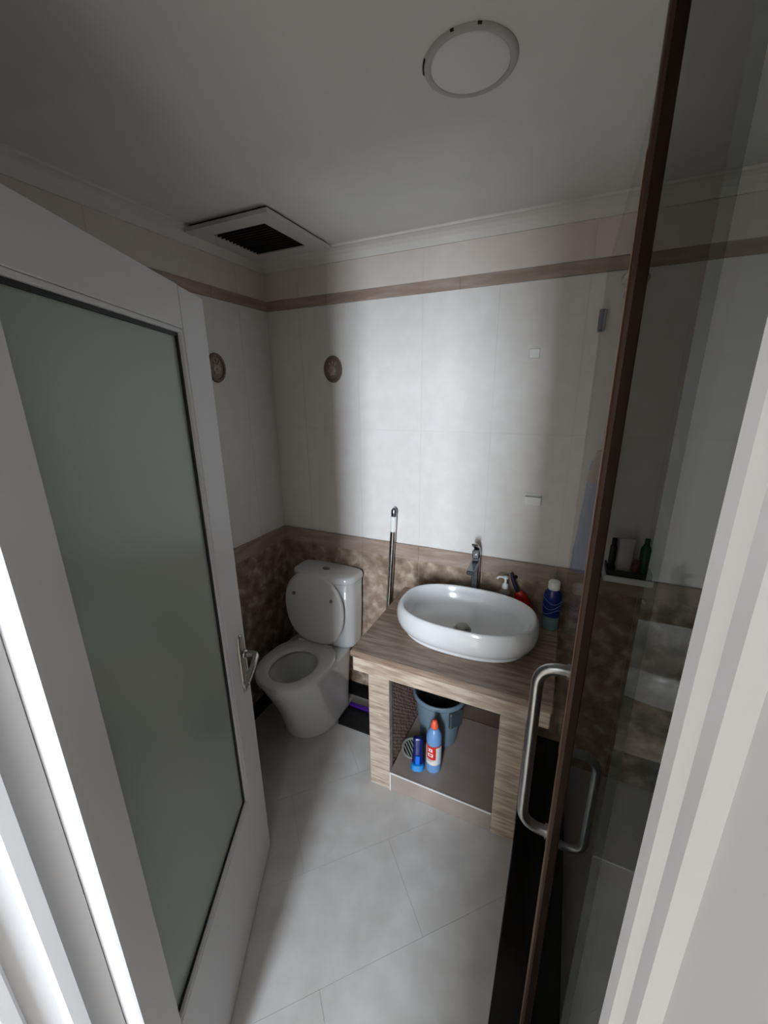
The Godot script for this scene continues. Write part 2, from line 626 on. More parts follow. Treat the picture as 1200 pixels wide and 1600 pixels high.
	var prof := PackedVector2Array([Vector2(0.0, z0), Vector2(0.044, z0), Vector2(0.050, z0 + 0.005), Vector2(0.050, z0 + 0.018), Vector2(0.044, z0 + 0.022), Vector2(0.044, z0 + 0.034), Vector2(0.052, z0 + 0.039), Vector2(0.052, z0 + 0.050), Vector2(0.047, z0 + 0.055), Vector2(0.047, z0 + 0.120), Vector2(0.050, z0 + 0.126), Vector2(0.050, z0 + 0.166), Vector2(0.0, z0 + 0.166)])
	extrude(s, prof, Vector3(1.5505, 0, 0), Vector3.LEFT, Vector3.BACK, Vector3(0, 2.05, 0))
	metas(part("trim_4", s, "door_paint"), "white grooved door jamb close to the camera at right", "door jamb", "", "structure")
	s = shape()
	var zl := 1.565
	prof = PackedVector2Array([Vector2(0.0, zl), Vector2(0.040, zl), Vector2(0.040, zl + 0.040), Vector2(0.055, zl + 0.044), Vector2(0.055, zl + 0.062), Vector2(0.040, zl + 0.066), Vector2(0.040, zl + 0.100), Vector2(0.046, zl + 0.104), Vector2(0.046, zl + 0.120), Vector2(0.040, zl + 0.124), Vector2(0.040, HALL_Z + 0.004), Vector2(0.0, HALL_Z + 0.004)])
	extrude(s, prof, Vector3(0.790, 0, 0), Vector3.RIGHT, Vector3.BACK, Vector3(0, 2.05, 0))
	metas(part("trim_5", s, "door_paint"), "white stepped door jamb on the hinge side at lower left", "door jamb", "", "structure")
	s = shape()
	box(s, Vector3(0.83, 2.02, DOOR_Z), Vector3(1.50, 2.05, HALL_Z + 0.004), 0.002)
	metas(part("trim_6", s, "door_paint"), "white head of the door frame", "door head", "", "structure")


# the room behind the camera, whose curtained window lights the bathroom through the doorway
func build_bedroom() -> void:
	var x0 := -1.6
	var x1 := 3.6
	var z1 := WIN_Z
	var s := shape()
	box(s, Vector3(x0, 0, z1), Vector3(WIN_X0, 2.6, z1 + 0.15))
	box(s, Vector3(WIN_X1, 0, z1), Vector3(x1, 2.6, z1 + 0.15))
	box(s, Vector3(WIN_X0, 0, z1), Vector3(WIN_X1, WIN_Y0, z1 + 0.15))
	box(s, Vector3(WIN_X0, WIN_Y1, z1), Vector3(WIN_X1, 2.6, z1 + 0.15))
	metas(part("wall_window", s, "bedroom_paint"), "bedroom wall with a curtained window", "wall", "", "structure")
	s = shape()
	box(s, Vector3(x0 - 0.15, 0, HALL_Z - 0.1), Vector3(x0, 2.6, z1 + 0.15))
	metas(part("wall_bedroom_left", s, "bedroom_paint"), "left wall of the bedroom", "wall", "", "structure")
	s = shape()
	box(s, Vector3(x1, 0, HALL_Z - 0.1), Vector3(x1 + 0.15, 2.6, z1 + 0.15))
	metas(part("wall_bedroom_right", s, "bedroom_paint"), "right wall of the bedroom", "wall", "", "structure")
	s = shape()
	box(s, Vector3(x0, 0, HALL_Z - 0.10), Vector3(-0.16, 2.6, HALL_Z))
	box(s, Vector3(RIGHT_X + 0.16, 0, HALL_Z - 0.10), Vector3(x1, 2.6, HALL_Z))
	box(s, Vector3(-0.16, CEIL + 0.1, HALL_Z - 0.10), Vector3(RIGHT_X + 0.16, 2.6, HALL_Z))
	metas(part("wall_bedroom_front", s, "bedroom_paint"), "bedroom side of the doorway wall", "wall", "", "structure")
	s = shape()
	box(s, Vector3(1.375, 0, 2.05), Vector3(2.2, 2.6, 2.25))  # added out of view to block window light from the right side
	metas(part("wall_closet", s, "bedroom_paint"), "built-in closet wall beside the doorway in the bedroom", "wall", "", "structure")
	s = shape()
	box(s, Vector3(x0 - 0.15, -0.12, HALL_Z), Vector3(x1 + 0.15, 0, z1 + 0.15))
	metas(part("floor_bedroom", s, "bedroom_floor"), "pale bedroom floor", "floor", "", "structure")
	s = shape()
	box(s, Vector3(x0 - 0.15, 2.6, HALL_Z - 0.1), Vector3(x1 + 0.15, 2.72, z1 + 0.15))
	metas(part("ceiling_bedroom", s, "plaster"), "bedroom ceiling", "ceiling", "", "structure")
	var w := thing("window_1", "bright bedroom window behind a thin curtain", "window", Vector3((WIN_X0 + WIN_X1) / 2, WIN_Y0, z1), "structure")
	s = shape()
	# the lit curtain hangs in soft folds
	var rows := []
	for r in 2:
		var row := PackedVector3Array()
		for i in 61:
			var f := i / 60.0
			row.append(Vector3(lerpf(WIN_X0, WIN_X1, f), WIN_Y0 if r == 0 else WIN_Y1, z1 + 0.02 + 0.008 * sin(f * 55.0)))
		rows.append(row)
	grid(s, rows, false, true)
	part("window_curtain", s, "curtain_glow", w)
	s = shape()
	box(s, Vector3(WIN_X0, WIN_Y0, z1 + 0.10), Vector3(WIN_X1, WIN_Y1, z1 + 0.13))
	part("window_board", s, "white_plastic", w)


func build_door() -> void:
	var a := deg_to_rad(26.5)
	var o := thing("door_1", "open white door with a tall frosted glass pane", "door", Vector3(0.531 + 0.725 * sin(a), 0, 0.902 + 0.725 * cos(a)), "structure")
	# local x runs from the hinge to the free edge, local z out of the face that the camera sees
	o.basis = Basis(Vector3(-sin(a), 0, -cos(a)), Vector3.UP, Vector3(cos(a), 0, -sin(a)))
	var wd := 0.735
	var t := 0.032
	var y0 := 0.008
	var y1 := 2.005
	var gx0 := 0.088
	var gx1 := 0.590
	var gy0 := 0.430
	var gy1 := 1.910
	var s := shape()
	box(s, Vector3(0, y0, -t), Vector3(gx0, y1, 0), 0.003)
	part("hinge_stile", s, "door_paint", o, false)
	s = shape()
	box(s, Vector3(gx1, y0, -t), Vector3(wd, y1, 0), 0.003)
	part("lock_stile", s, "door_paint", o, false)
	s = shape()
	box(s, Vector3(gx0, gy1, -t), Vector3(gx1, y1, -0.0004), 0.001)
	part("top_rail", s, "door_paint", o, false)
	s = shape()
	box(s, Vector3(gx0, y0, -t), Vector3(gx1, gy0, -0.0004), 0.001)
	part("bottom_rail", s, "door_paint", o, false)
	# thin bead round the pane, and the dark rubber seal inside it
	s = shape()
	for r in [[gx0, gy0, gx1, gy0 + 0.010], [gx0, gy1 - 0.010, gx1, gy1], [gx1 - 0.010, gy0, gx1, gy1]]:
		box(s, Vector3(r[0], r[1], -0.012), Vector3(r[2], r[3], -0.002), 0.002)
	part("glazing_bead", s, "door_paint", o, false)
	s = shape()
	for r in [[gx0, gy0 + 0.010, gx1, gy0 + 0.016], [gx0, gy1 - 0.018, gx1, gy1 - 0.010], [gx1 - 0.018, gy0, gx1 - 0.010, gy1], [gx0, gy0, gx0 + 0.004, gy1]]:
		box(s, Vector3(r[0], r[1], -0.016), Vector3(r[2], r[3], -0.010))
	part("rubber_seal", s, "gasket", o, false)
	s = shape()
	box(s, Vector3(gx0, gy0, -0.020), Vector3(gx1, gy1, -0.0145))
	var p := part("glass_pane", s, "frosted_glass", o, false)
	p.set_meta("label", "frosted grey-green glass pane")
	# lever handle on its long plate
	var h := Node3D.new()
	h.name = "door_handle"
	o.add_child(h)
	h.set_meta("label", "satin metal lever handle on a long plate")
	h.position = Vector3(0.682, 0.91, 0)
	s = shape()
	var rows := []
	for k in [[0.0, 1.0], [0.006, 1.0], [0.009, 0.82], [0.010, 0.0]]:
		var row := PackedVector3Array()
		for i in 40:
			var f := TAU * i / 40
			var py := signf(sin(f)) * pow(absf(sin(f)), 0.45) * 0.107
			row.append(Vector3(cos(f) * 0.021 * k[1], py * (0.4 + 0.6 * k[1] if k[1] > 0.0 else 0.0), k[0]))
		rows.append(row)
	grid(s, rows, true, true)
	part("handle_plate", s, "satin_nickel", h, false)
	s = shape()
	tube(s, bend([Vector3(0, 0.035, 0.008), Vector3(0, 0.037, 0.052), Vector3(-0.045, 0.030, 0.055), Vector3(-0.105, 0.004, 0.046)], 0.018), 0.010, 12)
	lathe(s, [[0.0, 0.0], [0.015, 0.0], [0.016, 0.006], [0.013, 0.014], [0.0, 0.014]], Transform3D(Basis(Vector3.RIGHT, Vector3.BACK, Vector3.DOWN), Vector3(0, 0.035, 0.007)), 20)
	part("lever", s, "satin_nickel", h, false)
	s = shape()
	tube(s, [Vector3(0, -0.045, 0.008), Vector3(0, -0.045, 0.020)], 0.009, 14)
	box(s, Vector3(-0.003, -0.058, 0.019), Vector3(0.003, -0.032, 0.028), 0.002)
	part("thumb_turn", s, "satin_nickel", h, false)
	for yy in [0.25, 1.75]:
		s = shape()
		tube(s, [Vector3(-0.008, yy - 0.045, -0.004), Vector3(-0.008, yy + 0.045, -0.004)], 0.006, 12)
		part("hinge", s, "satin_nickel", o, false)


func build_glass() -> void:
	# raised black threshold under the screen
	var s := shape()
	box(s, Vector3(1.424, 0, 0.0), Vector3(1.60, 0.12, DOOR_Z), 0.003)
	metas(part("shower_threshold", s, "black_granite"), "black granite threshold under the glass screen", "threshold")
	# hinged glass leaf at the far end, with its bronze edge strip and two pull handles
	var o := thing("shower_door", "clear glass shower door with bronze edge and U handles", "shower door", Vector3(GLASS_X, 0.125, 0.03))
	s = shape()
	box(s, Vector3(GLASS_X - 0.004, 0.128, 0.012), Vector3(GLASS_X + 0.004, 2.16, 1.050))
	part("glass_leaf", s, "clear_glass", o)
	s = shape()
	box(s, Vector3(GLASS_X - 0.011, 0.128, 1.048), Vector3(GLASS_X + 0.011, 2.30, 1.066), 0.002)
	part("edge_strip", s, "bronze", o)
	s = shape()
	box(s, Vector3(GLASS_X - 0.0125, 0.128, 1.056), Vector3(GLASS_X - 0.0112, 2.05, 1.064), 0.0004)
	part("edge_lip", s, "copper_edge", o)
	s = shape()
	handle(s, -1.0, 1.030, 0.83, 1.245, 0.062, 0.0115)
	part("pull_handle", s, "brushed_steel", o).set_meta("label", "long steel U handle on the room side")
	s = shape()
	handle(s, 1.0, 0.80, 0.51, 0.845, 0.096, 0.0115)
	part("pull_handle", s, "brushed_steel", o).set_meta("label", "shorter steel U handle on the shower side")
	for yy in [0.45, 2.0]:
		s = shape()
		box(s, Vector3(GLASS_X - 0.012, yy - 0.035, 0.004), Vector3(GLASS_X + 0.012, yy + 0.035, 0.052), 0.003)
		part("hinge", s, "dark_chrome", o)
	o = thing("tinted_panel", "dark tinted glass panel between the bronze strip and the door jamb", "glass panel", Vector3(GLASS_X, 0.12, 1.26))
	s = shape()
	box(s, Vector3(GLASS_X - 0.004, 0.128, 1.068), Vector3(GLASS_X + 0.004, 2.30, 1.456))
	part("glass_leaf", s, "tinted_glass", o)
	o = thing("glass_panel", "narrow clear reflecting glass panel beside the right door jamb", "glass panel", Vector3(GLASS_X, 0.12, 1.52))
	s = shape()
	box(s, Vector3(GLASS_X - 0.004, 0.128, 1.46), Vector3(GLASS_X + 0.004, 2.30, DOOR_Z - 0.002))
	part("glass_leaf", s, "clear_glass", o)


func handle(s: SurfaceTool, side: float, z: float, y0: float, y1: float, out: float, r: float) -> void:
	var x := GLASS_X + side * 0.004
	tube(s, bend([Vector3(x, y0, z), Vector3(x + side * out, y0, z), Vector3(x + side * out, y1, z), Vector3(x, y1, z)], 0.045, 8), r, 16)
	for yy in [y0, y1]:
		tube(s, [Vector3(x, yy, z), Vector3(x + side * 0.012, yy, z)], r * 1.3, 16)


# ---------------------------------------------------------------- the vanity and what stands on it

const TOP_Y := 0.79


func build_vanity() -> void:
	var o := thing("vanity", "brown wood-look tiled vanity with open shelf under the white basin", "vanity", Vector3(1.13, 0, 0.25))
	var s := shape()
	box(s, Vector3(0.755, TOP_Y - 0.028, 0.001), Vector3(1.500, TOP_Y, 0.590), 0.004)
	part("countertop", s, "counter_tile", o)
	s = shape()
	box(s, Vector3(0.762, TOP_Y - 0.095, 0.545), Vector3(1.495, TOP_Y - 0.0285, 0.582), 0.003)
	part("apron", s, "leg_tile", o)
	s = shape()
	box(s, Vector3(0.762, TOP_Y - 0.062, 0.02), Vector3(1.495, TOP_Y - 0.0285, 0.5445))
	part("support_slab", s, "leg_tile", o)
	# legs: tiled piers, front at z = 0.477
	s = shape()
	box(s, Vector3(0.774, 0, 0.44), Vector3(0.873, TOP_Y - 0.0625, 0.477), 0.003)
	part("leg", s, "leg_tile", o)
	s = shape()
	box(s, Vector3(1.329, 0.107, 0.44), Vector3(1.423, TOP_Y - 0.0625, 0.477), 0.003)
	part("leg", s, "leg_tile", o)
	s = shape()
	box(s, Vector3(1.329, 0, 0.44), Vector3(1.423, 0.1055, 0.477), 0.003)
	part("leg_foot", s, "leg_tile", o)
	s = shape()
	box(s, Vector3(0.780, 0, 0.0125), Vector3(0.862, TOP_Y - 0.0625, 0.4395))
	part("side_panel", s, "leg_tile", o)
	s = shape()
	box(s, Vector3(1.335, 0, 0.0125), Vector3(1.420, TOP_Y - 0.0625, 0.4395))
	part("side_panel", s, "leg_tile", o)
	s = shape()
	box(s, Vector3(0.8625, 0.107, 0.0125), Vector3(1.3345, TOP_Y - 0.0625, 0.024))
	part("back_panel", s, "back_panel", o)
	# raised tiled shelf
	s = shape()
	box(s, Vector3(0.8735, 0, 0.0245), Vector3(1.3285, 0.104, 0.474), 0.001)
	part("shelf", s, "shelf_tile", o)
	s = shape()
	box(s, Vector3(0.8735, 0.099, 0.4742), Vector3(1.3285, 0.1055, 0.480), 0.001)
	box(s, Vector3(0.8735, 0, 0.4742), Vector3(0.8795, 0.0988, 0.480), 0.001)
	part("shelf_trim", s, "white_trim", o)
	# textured brown mosaic inside the left pier
	s = shape()
	box(s, Vector3(0.8622, 0.105, 0.0245), Vector3(0.868, TOP_Y - 0.063, 0.4395))
	part("mosaic_bed", s, "mosaic_grout", o)
	s = shape()
	var z := 0.030
	var col := 0
	while z < 0.43:
		var y := 0.106 + (0.0 if col % 2 == 0 else 0.010)
		while y < 0.70:
			box(s, Vector3(0.867, y, z), Vector3(0.8705 + rng.randf_range(0.0, 0.0025), y + 0.0175, z + 0.0085), 0.0015)
			y += 0.020
		z += 0.0105
		col += 1
	var mo := part("mosaic_chips", s, "mosaic", o)
	mo.set_meta("kind", "stuff")
	mo.set_meta("label", "small raised brown mosaic chips")


func build_sink() -> void:
	var c := Vector3(1.141, TOP_Y, 0.297)
	var o := thing("basin", "white oval porcelain vessel basin standing on the vanity top", "basin", c)
	var s := shape()
	var n := 72
	var rim := outline(c.x, c.z - 0.190, c.z + 0.190, 0.288, 0.0, n, 2.45, 2.45)
	var rows := [dot_row(c + Vector3(0, 0.001, 0), n)]
	# (scale of the outline, height)
	for p in [[0.84, 0.001], [0.87, 0.003], [0.875, 0.010], [0.865, 0.016], [0.915, 0.024], [0.965, 0.038], [0.992, 0.058], [1.0, 0.078], [0.995, 0.098], [0.98, 0.114], [0.957, 0.124], [0.932, 0.128], [0.905, 0.124], [0.885, 0.112], [0.87, 0.098], [0.84, 0.078], [0.79, 0.060], [0.68, 0.046], [0.50, 0.038], [0.28, 0.034], [0.12, 0.032]]:
		var row := PackedVector3Array()
		for q in rim:
			row.append(Vector3(c.x + (q.x - c.x) * p[0], TOP_Y + p[1], c.z + (q.z - c.z) * p[0]))
		rows.append(row)
	rows.append(dot_row(Vector3(c.x, TOP_Y + 0.031, c.z), n))
	grid(s, rows)
	part("bowl", s, "porcelain", o)
	s = shape()
	lathe(s, [[0.0, 0.0], [0.036, 0.0], [0.036, 0.004], [0.032, 0.006], [0.029, 0.006], [0.0285, 0.014], [0.024, 0.019], [0.012, 0.022], [0.0, 0.0225]], Transform3D(Basis.IDENTITY, Vector3(c.x - 0.005, TOP_Y + 0.0305, c.z + 0.02)))
	part("drain_plug", s, "dull_metal", o)


func build_faucet() -> void:
	var b := Vector3(1.127, TOP_Y, 0.062)
	var o := thing("faucet", "tall grey metal basin mixer tap behind the basin", "faucet", b)
	var s := shape()
	lathe(s, [[0.0, 0.0], [0.027, 0.0], [0.027, 0.006], [0.022, 0.010], [0.0, 0.010]], Transform3D(Basis.IDENTITY, b))
	part("base_ring", s, "dark_chrome", o)
	s = shape()
	box(s, b + Vector3(-0.016, 0.008, -0.018), b + Vector3(0.016, 0.250, 0.018), 0.004)
	part("body", s, "dark_chrome", o)
	s = shape()
	box(s, Vector3(-0.017, -0.010, 0.0), Vector3(0.017, 0.012, 0.105), 0.003, Transform3D(Basis(Vector3.RIGHT, 0.10), b + Vector3(0, 0.232, 0.012)))
	part("spout", s, "dark_chrome", o)
	s = shape()
	box(s, b + Vector3(-0.017, 0.252, -0.019), b + Vector3(0.017, 0.292, 0.019), 0.005)
	var head := part("cartridge_head", s, "dark_chrome", o)
	s = shape()
	box(s, Vector3(-0.014, -0.004, -0.020), Vector3(0.014, 0.007, 0.062), 0.003, Transform3D(Basis(Vector3.RIGHT, -0.55), b + Vector3(0, 0.300, 0.004)))
	part("lever", s, "chrome", o)
	s = shape()
	lathe(s, [[0.0, 0.0], [0.0045, 0.0], [0.0045, 0.002], [0.0, 0.002]], Transform3D(Basis(Vector3.RIGHT, Vector3.BACK, Vector3.DOWN), b + Vector3(0, 0.272, 0.0192)), 12)
	part("indicator", s, "chrome", head)


func build_counter_things() -> void:
	# blue bottle with a white cap
	var c := Vector3(1.462, TOP_Y, 0.105)
	var o := thing("bottle", "dark blue bottle with white cap at the right end of the vanity top", "bottle", c)
	var s := shape()
	var sq := Transform3D(Basis.IDENTITY.scaled(Vector3(1.0, 1.0, 0.72)), c)
	lathe(s, [[0.0, 0.0], [0.028, 0.0], [0.032, 0.004], [0.033, 0.055], [0.0335, 0.060]], sq)
	part("lower_body", s, "pale_green", o)
	s = shape()
	lathe(s, [[0.0335, 0.0602], [0.036, 0.10], [0.037, 0.145], [0.034, 0.168], [0.024, 0.182], [0.017, 0.188], [0.0, 0.188]], sq)
	var blue := part("body", s, "deep_blue", o)
	s = shape()
	lathe(s, [[0.0, 0.184], [0.022, 0.184], [0.0235, 0.188], [0.0235, 0.214], [0.020, 0.220], [0.0, 0.221]], Transform3D(Basis.IDENTITY, c))
	part("cap", s, "white_plastic", o)
	s = shape()
	for k in 3:
		var path := []
		for i in 9:
			var f := i / 8.0 * PI * 0.8 + 0.1 * PI
			path.append(c + Vector3(cos(f) * 0.0372, 0.085 + 0.025 * k + 0.012 * sin(f * 2.0 + k), sin(f) * 0.0372 * 0.72))
		tube(s, path, 0.0014, 6)
	part("label_wave", s, "bottle_blue", blue)
	# soap pump
	c = Vector3(1.262, TOP_Y, 0.058)
	o = thing("soap_dispenser", "clear soap bottle with white pump behind the basin", "soap dispenser", c)
	s = shape()
	lathe(s, [[0.0, 0.0], [0.026, 0.0], [0.029, 0.004], [0.029, 0.095], [0.024, 0.110], [0.012, 0.118], [0.012, 0.128], [0.0, 0.128]], Transform3D(Basis.IDENTITY, c))
	part("body", s, "clear_plastic", o)
	s = shape()
	lathe(s, [[0.0, 0.003], [0.025, 0.003], [0.0265, 0.007], [0.0265, 0.05], [0.0, 0.05]], Transform3D(Basis.IDENTITY, c))
	part("soap", s, "soap_liquid", o)
	s = shape()
	lathe(s, [[0.0, 0.126], [0.014, 0.126], [0.014, 0.145], [0.006, 0.148], [0.005, 0.168], [0.010, 0.170], [0.011, 0.182], [0.0, 0.183]], Transform3D(Basis.IDENTITY, c), 20)
	tube(s, bend([c + Vector3(0, 0.177, 0), c + Vector3(-0.030, 0.178, 0.006), c + Vector3(-0.036, 0.168, 0.007)], 0.006, 4), 0.0048, 10)
	part("pump", s, "white_plastic", o)
	# red scrubbing brush with a dark handle, leaning on the wall
	c = Vector3(1.372, TOP_Y, 0.045)
	o = thing("scrub_brush", "red brush with dark blue handle leaning on the wall by the soap", "brush", c)
	s = shape()
	var xf := Transform3D(Basis(Vector3.BACK, 0.50) * Basis.from_scale(Vector3(1.0, 1.08, 1.0)), c + Vector3(0.0, 0.010, 0.0))
	var rows := []
	for p in [[0.0, 0.0], [0.0, 0.024], [0.006, 0.030], [0.075, 0.028], [0.095, 0.016], [0.10, 0.0]]:
		var row := PackedVector3Array()
		for q in outline(0.0, -0.011, 0.011, p[1], p[0] + 0.01, 24):
			row.append(xf * (q if p[1] > 0.0 else Vector3(0, p[0] + 0.01, 0)))
		rows.append(row)
	grid(s, rows)
	part("brush_head", s, "red_plastic", o)
	s = shape()
	tube(s, [xf * Vector3(0, 0.095, 0), xf * Vector3(0.001, 0.125, -0.002), xf * Vector3(0.004, 0.165, -0.004), xf * Vector3(0.010, 0.19, -0.004)], 0.008, 12, [0.009, 0.0095, 0.0085, 0.005])
	part("brush_handle", s, "dark_blue_handle", o)


# ---------------------------------------------------------------- the toilet

func build_toilet() -> void:
	var cx := 0.303
	var o := thing("toilet", "white two-piece toilet with its lid raised in the left corner", "toilet", Vector3(cx, 0, 0.25))
	var n := 56
	var s := shape()
	var rows := [dot_row(Vector3(cx, 0.0, 0.2), n)]
	# back edge, front edge, half width, height
	for p in [[0.03, 0.408, 0.152, 0.0, -0.014], [0.03, 0.414, 0.156, 0.006, -0.014], [0.03, 0.414, 0.156, 0.022, -0.014], [0.03, 0.424, 0.154, 0.05, -0.014], [0.03, 0.450, 0.157, 0.13, -0.011], [0.03, 0.482, 0.161, 0.21, -0.007], [0.03, 0.518, 0.166, 0.29, -0.004], [0.03, 0.552, 0.172, 0.355, 0.0], [0.03, 0.570, 0.176, 0.395, 0.0], [0.03, 0.574, 0.179, 0.415, 0.0], [0.033, 0.570, 0.176, 0.421, 0.0]]:
		rows.append(outline(cx + p[4], p[0], p[1], p[2], p[3], n, 4.2, 2.1))
	# over the rim and down into the bowl
	for p in [[0.245, 0.535, 0.125, 0.421], [0.250, 0.530, 0.120, 0.412], [0.240, 0.530, 0.122, 0.385], [0.250, 0.515, 0.112, 0.33], [0.270, 0.480, 0.088, 0.26], [0.285, 0.435, 0.060, 0.215], [0.30, 0.40, 0.04, 0.205]]:
		rows.append(outline(cx, p[0], p[1], p[2], p[3], n, 2.1, 2.1))
	rows.append(dot_row(Vector3(cx, 0.203, 0.35), n))
	grid(s, rows)
	part("bowl", s, "porcelain", o)
	# still water in the bowl
	s = shape()
	rows = [outline(cx, 0.280, 0.455, 0.074, 0.235, n), dot_row(Vector3(cx, 0.235, 0.367), n)]
	grid(s, rows)
	part("water", s, "water", o)
	# seat ring
	s = shape()
	rows = []
	for p in [[0.0, 0.424], [0.0, 0.440], [0.10, 0.447], [0.35, 0.4495], [0.75, 0.448], [0.93, 0.443], [1.0, 0.434], [1.0, 0.424], [0.5, 0.423], [0.0, 0.424]]:
		var f: float = p[0]
		rows.append(outline(cx, lerpf(0.172, 0.262, f), lerpf(0.582, 0.522, f), lerpf(0.186, 0.112, f), p[1], n, lerpf(2.7, 2.1, f), 2.1))
	grid(s, rows)
	part("seat", s, "seat_plastic", o)
	# raised lid leaning on the cistern
	s = shape()
	rows = []
	var y0 := 0.450
	var y1 := 0.868
	for p in [[0.0, 0.008], [0.90, 0.008], [0.955, 0.0065], [0.985, 0.001], [0.995, -0.004], [0.985, -0.010], [0.95, -0.013], [0.0, -0.014]]:
		var row := PackedVector3Array()
		for i in n:
			var t := TAU * i / n
			var yy := sin(t)
			var e := 2.15 if yy >= 0 else 3.2
			var px := 0.187 * signf(cos(t)) * pow(absf(cos(t)), 2.0 / e) * (1.0 - 0.20 * clampf(-yy, 0.0, 1.0))
			var py := signf(yy) * pow(absf(yy), 2.0 / e)
			var f: float = p[0]
			var y := lerpf(y0, y1, 0.5 + 0.5 * py * f)
			row.append(Vector3(cx + px * f, y, 0.196 - 0.012 * (y - y0) / (y1 - y0) + p[1]))
		rows.append(row)
	grid(s, rows, true, false)
	var lid := part("lid", s, "seat_plastic", o)
	for q in [[-0.118, 0.70], [0.118, 0.70]]:
		s = shape()
		lathe(s, [[0.0, 0.0], [0.009, 0.0], [0.009, 0.006], [0.006, 0.008], [0.0, 0.008]], Transform3D(Basis(Vector3.RIGHT, Vector3.BACK, Vector3.DOWN), Vector3(cx + q[0], q[1] + 0.03, 0.1955)), 14)
		part("bumper", s, "rubber_grey", lid)
	for sx in [-1.0, 1.0]:
		s = shape()
		tube(s, [Vector3(cx + sx * 0.062, 0.444, 0.196), Vector3(cx + sx * 0.105, 0.444, 0.196)], 0.011, 14)
		box(s, Vector3(cx + sx * 0.083 - 0.016, 0.4212, 0.184), Vector3(cx + sx * 0.083 + 0.016, 0.440, 0.208), 0.003)
		part("hinge", s, "seat_plastic", o)
	# cistern, bow-fronted
	s = shape()
	var tx := 0.334
	rows = [dot_row(Vector3(tx, 0.422, 0.08), n)]
	for p in [[0.150, 0.14, 0.422], [0.164, 0.152, 0.426], [0.170, 0.157, 0.44], [0.179, 0.166, 0.62], [0.184, 0.170, 0.812]]:
		rows.append(outline(tx, 0.016, p[1], p[0], p[2], n, 9.0, 3.0))
	rows.append(dot_row(Vector3(tx, 0.812, 0.09), n))
	grid(s, rows)
	part("cistern", s, "porcelain", o)
	s = shape()
	rows = [dot_row(Vector3(tx, 0.8125, 0.08), n)]
	for p in [[0.180, 0.168, 0.8125], [0.189, 0.177, 0.816], [0.192, 0.180, 0.822], [0.192, 0.180, 0.838], [0.187, 0.176, 0.848], [0.175, 0.165, 0.854], [0.12, 0.13, 0.857]]:
		rows.append(outline(tx, 0.014, p[1], p[0], p[2], n, 9.0, 3.0))
	rows.append(dot_row(Vector3(tx, 0.858, 0.08), n))
	grid(s, rows)
	var clid := part("cistern_lid", s, "porcelain", o)
	s = shape()
	lathe(s, [[0.0, 0.0], [0.021, 0.0], [0.021, 0.004], [0.018, 0.006], [0.0, 0.006]], Transform3D(Basis.IDENTITY.scaled(Vector3(1.0, 1.0, 0.7)), Vector3(tx, 0.857, 0.095)), 24)
	part("flush_button", s, "rubber_grey", clid)
	# water hose down to the wall valve
	s = shape()
	tube(s, bend([Vector3(0.178, 0.43, 0.07), Vector3(0.172, 0.36, 0.085), Vector3(0.085, 0.24, 0.11), Vector3(0.012, 0.20, 0.10)], 0.04, 6), 0.007, 10)
	part("water_hose", s, "white_plastic", o)


# ---------------------------------------------------------------- under and beside the vanity

